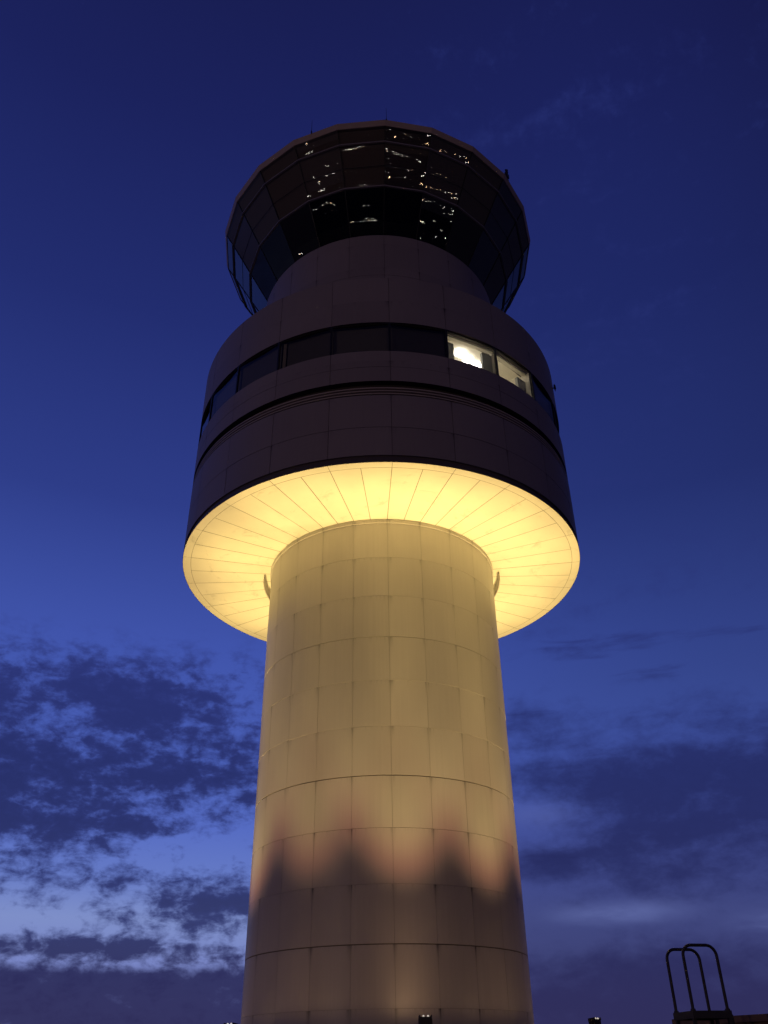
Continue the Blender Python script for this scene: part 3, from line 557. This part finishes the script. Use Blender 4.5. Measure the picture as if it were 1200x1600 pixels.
# ------------------------------------------------------------------ airfield lights far behind the camera, seen mirrored in the cab glass
LP = [(-167.5,-1065.5,41.4,1.76,0),(-169.7,-1065.1,40.4,0.28,0),(-157.5,-1067.0,42.3,0.28,0),(-185.1,-1062.6,35.5,0.66,0),(-157.6,-1067.0,43.1,0.17,0),(-167.7,-1065.4,40.4,0.17,0),(-179.4,-1063.6,37.2,0.44,0),(-180.8,-1063.3,37.5,0.28,1),(-163.4,-1066.1,41.1,0.44,0),(-173.8,-1064.5,38.9,0.44,0),(-166.8,-1065.6,40.2,0.44,0),(-177.0,-1063.9,37.7,0.28,0),(-162.5,-1066.2,40.5,0.17,1),(-177.4,-1063.9,38.1,0.66,0),(-168.7,-1065.3,40.1,0.28,0),(-155.9,-1067.2,42.8,0.66,0),(-178.0,-1063.8,38.6,0.17,0),(-162.8,-1066.2,41.5,0.66,1),(-186.1,-1062.4,35.7,0.28,0),(-158.2,-1066.9,43.1,0.44,0),(-162.6,-1066.2,42.5,0.44,1),(-180.5,-1063.3,36.2,1.1,1),(-187.4,-1062.2,36.2,0.44,0),(-172.4,-1064.7,38.4,0.17,1),(-176.7,-1064.0,36.8,1.1,1),(-167.2,-1065.5,40.8,0.66,0),(-147.5,-1068.4,44.9,5,0),(-148.3,-1068.3,43.9,2,0),(-147.6,-1068.3,41.0,0.5,1),(-137.9,-1069.6,44.1,0.8,0),(-146.7,-1068.4,41.8,0.07,0),(-135.5,-1069.9,44.3,0.3,1),(-146.9,-1068.4,41.6,0.5,1),(-143.3,-1068.9,42.9,0.8,0),(322.0,-1030.2,49.5,1.12,0),(335.3,-1026.1,51.3,0.28,1),(333.6,-1026.6,47.7,0.42,0),(327.2,-1028.6,51.4,0.7,0),(341.9,-1023.9,45.6,1.12,1),(334.3,-1026.4,50.1,1.12,0),(331.2,-1027.4,48.9,0.17,0),(332.8,-1026.9,50.8,0.1,0),(344.1,-1023.2,46.0,0.7,0),(346.7,-1022.4,45.0,1.12,0),(350.4,-1021.2,44.9,0.7,0),(326.3,-1029.0,52.0,0.1,1),(351.6,-1020.8,44.4,0.1,0),(327.1,-1028.7,50.3,0.42,0),(341.5,-1024.1,48.0,1.12,1),(-134.9,-1070.0,41.7,0.42,1),(334.5,-1026.3,48.2,0.7,0),(322.3,-1030.1,51.1,0.7,0),(333.3,-1026.7,49.0,0.7,0),(334.2,-1026.4,48.5,0.7,0),(328.1,-1028.4,50.2,1.12,0),(321.6,-1030.3,51.3,0.17,0),(343.4,-1023.5,47.3,0.17,0),(334.2,-1026.5,50.4,0.17,0),(331.8,-1027.2,50.9,0.42,0),(346.1,-1022.5,43.4,0.17,0),(323.2,-1029.9,51.7,0.28,0),(323.6,-1029.7,49.5,0.7,0),(347.6,-1022.1,47.9,0.28,1),(341.2,-1024.2,46.2,0.42,0),(348.7,-1021.6,41.3,0.14,0),(331.5,-1027.1,39.5,0.36,0),(324.9,-1029.1,38.2,0.9,0),(323.3,-1029.6,39.5,0.14,1),(341.3,-1024.0,39.9,0.54,0),(344.3,-1023.0,40.3,0.54,0),(341.5,-1024.0,41.3,0.54,1),(327.9,-1028.2,40.6,0.54,0),(340.3,-1024.3,39.4,0.23,0),(337.7,-1025.1,39.4,0.23,0),(371.4,-1014.0,44.4,0.32,1),(372.5,-1013.7,44.9,1.28,0),(363.6,-1016.7,43.2,0.12,1),(364.4,-1016.4,44.9,1.28,1),(374.5,-1013.0,45.6,0.2,0),(369.2,-1014.8,43.7,0.12,0),(371.0,-1014.2,45.1,0.8,0),(372.4,-1013.7,45.0,0.48,0),(370.5,-1014.3,44.4,1.28,0),(-186.8,-1062.1,23.3,1.76,0),(-181.3,-1063.0,23.3,0.28,0),(-176.8,-1063.7,22.9,1.1,1),(-171.1,-1064.6,23.7,0.66,0),(-173.5,-1064.2,23.6,1.76,0),(-171.0,-1064.6,23.6,0.66,1),(-178.6,-1063.4,22.9,0.17,0),(-179.2,-1063.3,23.8,0.66,0),(-182.3,-1062.8,22.6,1.76,0),(-183.7,-1062.6,23.5,0.28,0),(-169.3,-1064.9,24.1,0.66,0),(-171.6,-1064.5,24.0,0.66,1),(-178.9,-1063.3,22.9,0.28,0),(-179.7,-1063.2,23.2,0.28,0),(-177.2,-1063.6,23.5,0.44,0),(-177.7,-1063.5,23.6,0.66,0),(-178.3,-1063.4,22.9,0.17,0),(-179.8,-1063.2,23.4,0.44,0),(-171.3,-1064.6,24.0,0.17,0),(-186.7,-1062.1,23.2,0.17,0),(-175.5,-1063.9,23.4,0.17,0),(-181.7,-1062.9,23.2,0.28,0),(-174.1,-1064.1,23.7,1.1,0),(-168.5,-1065.0,23.4,0.66,0),(-165.3,-1065.5,25.2,0.07,0),(-161.8,-1066.0,25.0,0.48,1),(-166.5,-1065.3,25.0,0.18,0),(-166.1,-1065.4,25.7,0.3,0),(-164.2,-1065.6,24.9,0.18,0),(345.4,-1022.4,26.2,0.6,0),(327.8,-1028.0,27.6,0.4,0),(366.0,-1015.4,22.1,1.6,0),(342.7,-1023.3,25.7,0.4,0),(329.9,-1027.4,28.5,0.15,1),(336.7,-1025.2,27.4,0.6,0),(359.3,-1017.7,22.6,0.15,1),(336.3,-1025.3,25.5,0.25,0),(328.6,-1027.7,27.3,0.4,1),(339.8,-1024.2,26.2,0.25,0),(363.8,-1016.2,23.0,0.4,0),(358.1,-1018.2,23.2,0.4,1),(368.0,-1014.7,21.3,0.6,0),(352.1,-1020.2,25.5,0.25,0),(346.0,-1022.2,26.7,0.15,0),(357.0,-1018.5,21.5,0.6,0),(339.4,-1024.3,25.9,0.6,0),(340.6,-1024.0,26.5,1.0,0),(333.4,-1026.3,28.8,0.6,1),(367.5,-1014.9,21.4,0.6,0),(333.6,-1026.2,26.9,1.0,1),(359.9,-1017.5,22.6,0.25,0),(331.6,-1026.8,28.8,0.6,0),(340.9,-1023.9,27.2,0.6,0),(326.7,-1028.4,29.0,0.6,1),(354.7,-1019.3,23.4,0.6,0),(337.9,-1024.8,27.8,0.25,0),(364.5,-1015.9,21.2,0.4,1),(336.2,-1025.4,26.3,0.25,0),(362.7,-1016.6,23.7,0.15,0),(345.4,-1022.4,24.7,0.6,0),(327.3,-1028.1,27.0,0.4,1),(334.4,-1026.0,28.2,1.6,0),(350.3,-1020.8,24.4,1.6,0),(347.5,-1021.7,25.0,0.6,0),(354.4,-1019.4,23.9,1.0,0),(353.8,-1019.5,21.1,1.0,1),(355.6,-1019.0,24.1,0.6,0),(351.2,-1020.5,25.0,0.4,0),(326.4,-1028.5,30.1,1.6,0),(338.7,-1024.2,10.7,0.05,0),(332.9,-1026.1,13.9,0.08,0),(334.9,-1025.5,12.7,0.05,0),(329.4,-1027.3,19.6,0.2,0),(335.7,-1025.2,10.9,0.32,0),(329.2,-1027.4,19.1,0.08,0),(332.2,-1026.3,13.6,0.08,0),(328.4,-1027.6,18.7,0.2,0),(374.3,-1012.3,9.7,0.2,0),(350.0,-1020.6,9.2,0.8,0),(359.2,-1017.5,8.6,0.2,0),(354.5,-1019.1,10.0,0.2,0),(354.2,-1019.2,8.0,0.8,0),(353.7,-1019.3,9.5,1.28,0),(353.5,-1019.4,9.2,0.8,1),(359.5,-1017.4,10.4,0.2,1),(365.8,-1015.3,11.1,0.12,0),(355.4,-1018.8,8.9,0.8,0),(363.2,-1016.1,9.0,0.2,0),(374.2,-1012.3,10.4,0.12,0),(370.4,-1013.6,9.1,0.2,0),(366.7,-1014.9,9.9,0.48,1),(371.6,-1013.1,5.5,4,0),(374.0,-1012.3,5.9,2.5,0),(286.2,-875.0,3.5,7,1),(277.8,-850.7,3.5,3,1),(307.8,-831.8,3.5,5,1),(298.0,-807.6,3.5,2,1),(301.1,-809.0,3.5,3,1),(344.4,-1022.3,3.7,0.16,0),(327.2,-1027.7,4.5,0.64,0),(333.7,-984.0,3.5,0.06,1),(326.0,-942.0,3.5,0.16,0),(331.9,-1024.3,3.5,0.06,0),(317.1,-973.1,3.5,0.4,0),(334.9,-1025.3,4.5,0.64,0),(771.6,-763.5,70.5,0.09,1),(773.2,-762.0,71.2,0.14,1),(766.5,-768.3,70.5,0.05,1),(778.5,-756.9,73.0,0.05,1),(770.4,-764.6,71.1,0.21,1),(782.7,-752.8,72.5,0.21,1),(375.2,-1011.9,9.5,0.21,0),(783.2,-752.3,73.0,0.35,1),(765.0,-769.7,70.7,0.21,0),(774.5,-760.7,71.8,0.14,1),(778.7,-756.6,69.4,0.14,1),(773.6,-761.5,69.8,0.14,1),(777.8,-757.6,73.1,0.05,1),(774.3,-761.0,72.9,0.09,1),(779.3,-755.6,56.1,0.36,1),(773.9,-760.9,56.7,0.09,1),(782.6,-752.4,57.4,0.96,1),(782.5,-752.5,56.5,0.96,1),(773.4,-761.3,53.9,0.24,1),(771.7,-762.9,54.8,0.15,0),(769.6,-764.9,53.2,0.36,1),(775.6,-759.2,55.3,0.15,1),(773.7,-761.1,55.6,0.09,0),(769.4,-765.1,55.3,0.09,1),(775.6,-759.1,54.9,0.24,1),(769.8,-764.7,53.7,0.36,0),(774.8,-759.9,52.7,0.09,1),(768.7,-765.7,51.2,0.09,0),(769.4,-765.1,53.3,0.15,1),(769.8,-764.7,53.6,0.6,1),(769.2,-765.3,52.6,0.15,1),(773.4,-761.3,55.9,0.15,1),(790.9,-744.3,58.6,0.78,0),(796.7,-738.4,59.9,0.78,1),(796.9,-738.2,59.5,2.08,0),(787.8,-747.3,56.3,1.3,0),(799.3,-735.8,59.9,0.2,0),(793.1,-742.0,57.7,1.3,1),(789.8,-745.3,57.3,0.2,0),(796.2,-738.9,58.2,1.3,0),(787.0,-748.1,57.4,0.2,0),(790.6,-744.6,57.3,0.52,0),(798.3,-736.8,59.4,0.33,1),(790.5,-744.6,57.8,0.33,0),(787.4,-747.7,56.1,2.08,0),(790.1,-745.0,57.8,1.3,0),(798.3,-736.7,55.2,0.48,0),(797.9,-737.1,55.1,0.3,0),(796.9,-738.1,55.6,0.48,0),(794.3,-740.7,53.2,1.2,0),(797.2,-737.8,55.4,0.18,0),(795.8,-739.2,54.0,0.48,1),(799.8,-735.2,55.3,0.72,0),(796.2,-738.8,54.7,0.48,1),(796.1,-738.9,53.9,0.72,0),(797.0,-738.0,53.7,1.92,1),(775.8,-758.5,39.6,0.12,0),(778.9,-755.5,40.6,0.8,0),(781.6,-752.9,42.1,0.07,0),(770.7,-763.4,38.7,0.8,1),(774.5,-759.8,39.0,0.5,0),(781.4,-753.1,41.5,0.12,0),(777.2,-757.2,40.9,0.8,0),(772.5,-761.7,39.0,0.3,0),(775.5,-758.9,41.2,0.2,0),(778.2,-756.2,39.4,0.8,0),(770.5,-763.5,37.2,0.8,0),(774.2,-760.1,38.8,0.8,0),(771.9,-762.3,39.7,0.12,1),(774.2,-760.0,37.4,0.8,0),(787.0,-747.6,39.7,0.17,0),(794.7,-739.8,40.7,1.1,1),(790.2,-744.3,38.4,0.28,0),(790.2,-744.3,38.7,0.44,0),(798.0,-736.6,40.8,0.28,0),(798.9,-735.7,41.2,1.1,0),(791.3,-743.3,40.6,1.76,0),(799.4,-735.1,41.3,1.76,0),(798.4,-736.2,42.0,0.17,0),(787.6,-747.0,40.2,0.28,1),(799.8,-734.6,39.9,1.76,0),(793.3,-741.3,41.2,0.17,0),(796.7,-737.7,34.5,0.4,0),(795.7,-738.7,34.8,1,0),(800.5,-733.8,36.6,0.4,0),(792.5,-741.9,33.0,0.25,0),(793.4,-741.0,33.4,0.6,0),(799.0,-735.3,35.5,1,0),(799.9,-734.4,35.9,1,0),(798.5,-735.9,34.7,0.15,0),(801.3,-732.8,27.3,2,0),(775.8,-757.8,13.4,0.45,0),(775.1,-758.5,13.5,2.88,1),(777.8,-755.9,13.8,1.08,0),(776.4,-757.2,13.3,1.08,1),(776.8,-756.8,13.5,2.88,1),(779.6,-754.1,14.2,1.08,0),(777.6,-756.1,13.8,2.88,0),(786.7,-747.3,20.0,0.4,0),(787.0,-747.0,20.1,0.06,0),(780.8,-753.1,19.9,0.06,0),(781.4,-752.6,19.8,0.04,0),(785.8,-748.2,19.9,0.1,0),(787.6,-746.4,20.2,0.04,0),(795.0,-738.8,13.0,1.3,0),(799.8,-733.9,12.4,0.33,0),(796.8,-737.0,12.6,0.78,0),(799.9,-733.7,12.5,0.33,0),(797.6,-736.1,12.3,0.52,0),(794.6,-739.2,13.5,0.52,0),(781.9,-729.1,3.5,4,0),(586.4,-558.6,3.5,3.5,0),(801.7,-731.7,6.2,1.2,0),(778.1,-755.5,12.6,3,0),(-644.3,-870.2,37.5,2.08,1),(-645.9,-869.1,37.7,0.78,0),(-649.2,-866.9,42.6,1.3,0),(-647.1,-868.3,38.1,0.2,0),(-649.1,-867.0,44.6,0.33,0),(-645.6,-869.3,35.2,0.33,0),(-649.4,-866.8,43.6,0.78,0),(-649.3,-866.8,39.0,0.2,0),(-647.2,-868.2,35.9,1.3,0),(-657.6,-860.4,24.9,1.08,0),(-659.4,-859.2,26.1,0.27,0),(-658.0,-860.1,25.4,0.72,0),(-656.1,-861.5,25.2,0.45,0),(-659.6,-858.9,24.8,0.27,0),(-660.1,-858.6,25.6,2.88,0),(-645.6,-869.0,25.9,1.2,0),(-642.4,-871.3,27.5,1.2,0),(-651.4,-864.9,26.1,1.2,0),(-645.6,-869.0,25.2,0.48,1),(-642.4,-871.3,26.2,0.48,0),(-642.0,-871.6,27.6,0.48,0),(-638.2,-874.2,25.7,0.48,0),(-644.8,-869.7,26.9,0.72,0),(-645.1,-869.4,26.3,0.72,0),(-645.3,-869.3,27.7,0.18,0),(-647.0,-868.1,26.3,0.3,1),(-648.4,-867.1,26.9,0.72,0),(-637.3,-875.5,51.1,0.16,0),(-629.9,-880.5,51.1,0.1,0),(-625.1,-883.8,48.2,0.64,0),(-621.3,-886.3,50.2,0.16,0),(-633.5,-878.1,51.7,0.06,0),(-631.7,-879.3,52.0,0.16,0),(-632.4,-878.8,51.4,0.4,0),(-626.1,-883.1,49.3,0.64,0),(-630.2,-880.4,51.0,0.1,0),(-634.1,-877.7,52.6,0.64,0),(-627.0,-882.3,40.6,0.12,0),(-632.2,-878.8,41.7,0.18,0),(-636.7,-875.6,41.9,0.04,0),(-635.1,-876.8,40.9,0.48,0),(-631.7,-879.1,41.6,0.07,0),(-626.7,-882.5,41.8,0.18,0),(-629.4,-880.6,40.8,0.3,0),(-629.0,-880.9,41.2,0.48,0),(-656.5,-860.8,7.6,0.14,0),(-658.9,-859.1,8.5,0.36,0),(-656.0,-861.2,7.8,0.36,0),(-659.4,-858.7,8.2,0.14,0),(-656.2,-861.0,7.6,0.9,0),(-648.4,-866.7,10.1,3,0),(-641.1,-871.8,9.9,0.4,0),(-641.4,-871.6,11.2,0.15,0),(-639.1,-873.2,8.0,0.4,0),(-640.2,-872.4,9.7,1.6,1),(-637.3,-874.4,5.9,0.6,0),(-643.4,-870.3,12.1,0.4,0),(-643.3,-870.3,11.1,1.6,0),(-639.7,-872.8,8.7,1.6,1),(-640.1,-872.5,10.0,0.4,0),(-64.8,-396.4,3.5,1.12,0),(-60.8,-389.1,3.5,1.12,0),(-59.2,-384.6,3.5,0.17,0),(-61.2,-391.5,3.5,0.1,1),(-65.4,-397.3,3.5,1.12,0),(-64.7,-396.3,3.5,0.42,0),(-64.7,-396.4,3.5,0.42,0),(-62.2,-393.9,3.5,1.12,0),(-56.8,-310.8,3.5,0.45,0),(-49.7,-310.0,3.5,0.07,0),(-51.9,-307.9,3.5,0.11,1),(-55.9,-311.4,3.5,0.27,0),(-53.5,-309.3,3.5,0.18,0),(-56.6,-309.2,3.5,0.18,0),(-46.9,-309.0,3.5,0.18,0),(-52.4,-309.7,3.5,0.07,0),(-54.6,-308.7,3.5,0.11,0),(-47.3,-309.1,3.5,0.27,0),(-57.2,-311.3,3.5,0.27,0),(-49.1,-309.7,3.5,0.27,0),(-50.4,-310.6,3.5,0.45,1),(-55.5,-309.8,3.5,0.07,0),(-54.8,-310.5,3.5,0.18,0),(-57.5,-310.5,3.5,0.45,0),(-47.3,-310.5,3.5,0.72,0),(-53.1,-310.3,3.5,0.72,0),(-57.0,-310.4,3.5,0.72,0),(-51.9,-311.0,3.5,0.18,0),(-48.8,-309.8,3.5,0.07,0),(-48.0,-310.7,3.5,0.27,0),(-48.2,-310.1,3.5,0.07,0),(-52.5,-310.4,3.5,0.18,0),(-57.8,-310.6,3.5,0.27,1),(-47.7,-310.7,3.5,0.11,0),(-53.1,-322.4,3.5,0.36,0),(-49.1,-316.0,3.5,0.6,1),(-50.2,-318.8,3.5,0.96,0),(-52.7,-322.1,3.5,0.24,0),(-52.9,-321.5,3.5,0.24,0),(-51.9,-321.5,3.5,0.15,0),(-49.1,-317.3,3.5,0.09,0),(-49.6,-317.7,3.5,0.36,0),(-95.0,-598.3,3.5,0.15,0),(-95.1,-601.5,3.5,0.1,0),(-94.9,-603.7,3.5,0.1,0),(-91.5,-601.1,3.5,0.15,0),(-97.5,-601.0,3.5,0.04,0),(-93.8,-601.2,3.5,0.4,0),(-95.1,-590.1,3.5,0.1,1),(-94.9,-607.3,3.5,0.4,0),(-397.6,-506.8,3.5,0.6,0),(-966.7,-505.2,63.5,0.5,0),(-971.7,-496.1,55.8,0.9,0),(-981.6,-478.2,60.5,0.8,0),(-980.7,-479.9,59.2,0.07,1),(-978.8,-483.2,58.2,0.07,0),(-980.9,-479.4,59.3,0.5,1),(-980.7,-479.9,59.7,0.3,0),(-981.3,-478.7,60.0,0.5,0),(-980.0,-481.2,59.4,0.07,1),(-979.5,-482.0,58.8,0.8,0),(-978.2,-484.3,58.0,0.07,0)]
def oct_(mb, c, r, mi):
    P = [Vector(c) + Vector(d) * r for d in ((1, 0, 0), (0, 1, 0), (-1, 0, 0), (0, -1, 0), (0, 0, 1), (0, 0, -1))]
    for i in range(4): mb.face([P[i], P[(i + 1) % 4], P[4]], mi); mb.face([P[(i + 1) % 4], P[i], P[5]], mi)
EM = []
for nm, col, st_ in (('far_white_lamp', (1, .93, .84), 24.0), ('far_warm_lamp', (1, .62, .36), 24.0)):
    e = emit(nm, col, st_); e.cycles.emission_sampling = 'NONE'; EM.append(e)
mb = MB()
for x, y, z, b, wm_ in LP:
    if random.random() < .34 and b < 1.8: continue
    d = sqrt(x * x + (y - D) ** 2); oct_(mb, (x, y, max(z, .6)), d * .00047 * min(2.2, .40 + .60 * sqrt(b)), wm_)
tag(mb.build('airfield_lights', EM), 'scattered far white and orange airfield lights mirrored in the glass cab', 'lights', kind='stuff')
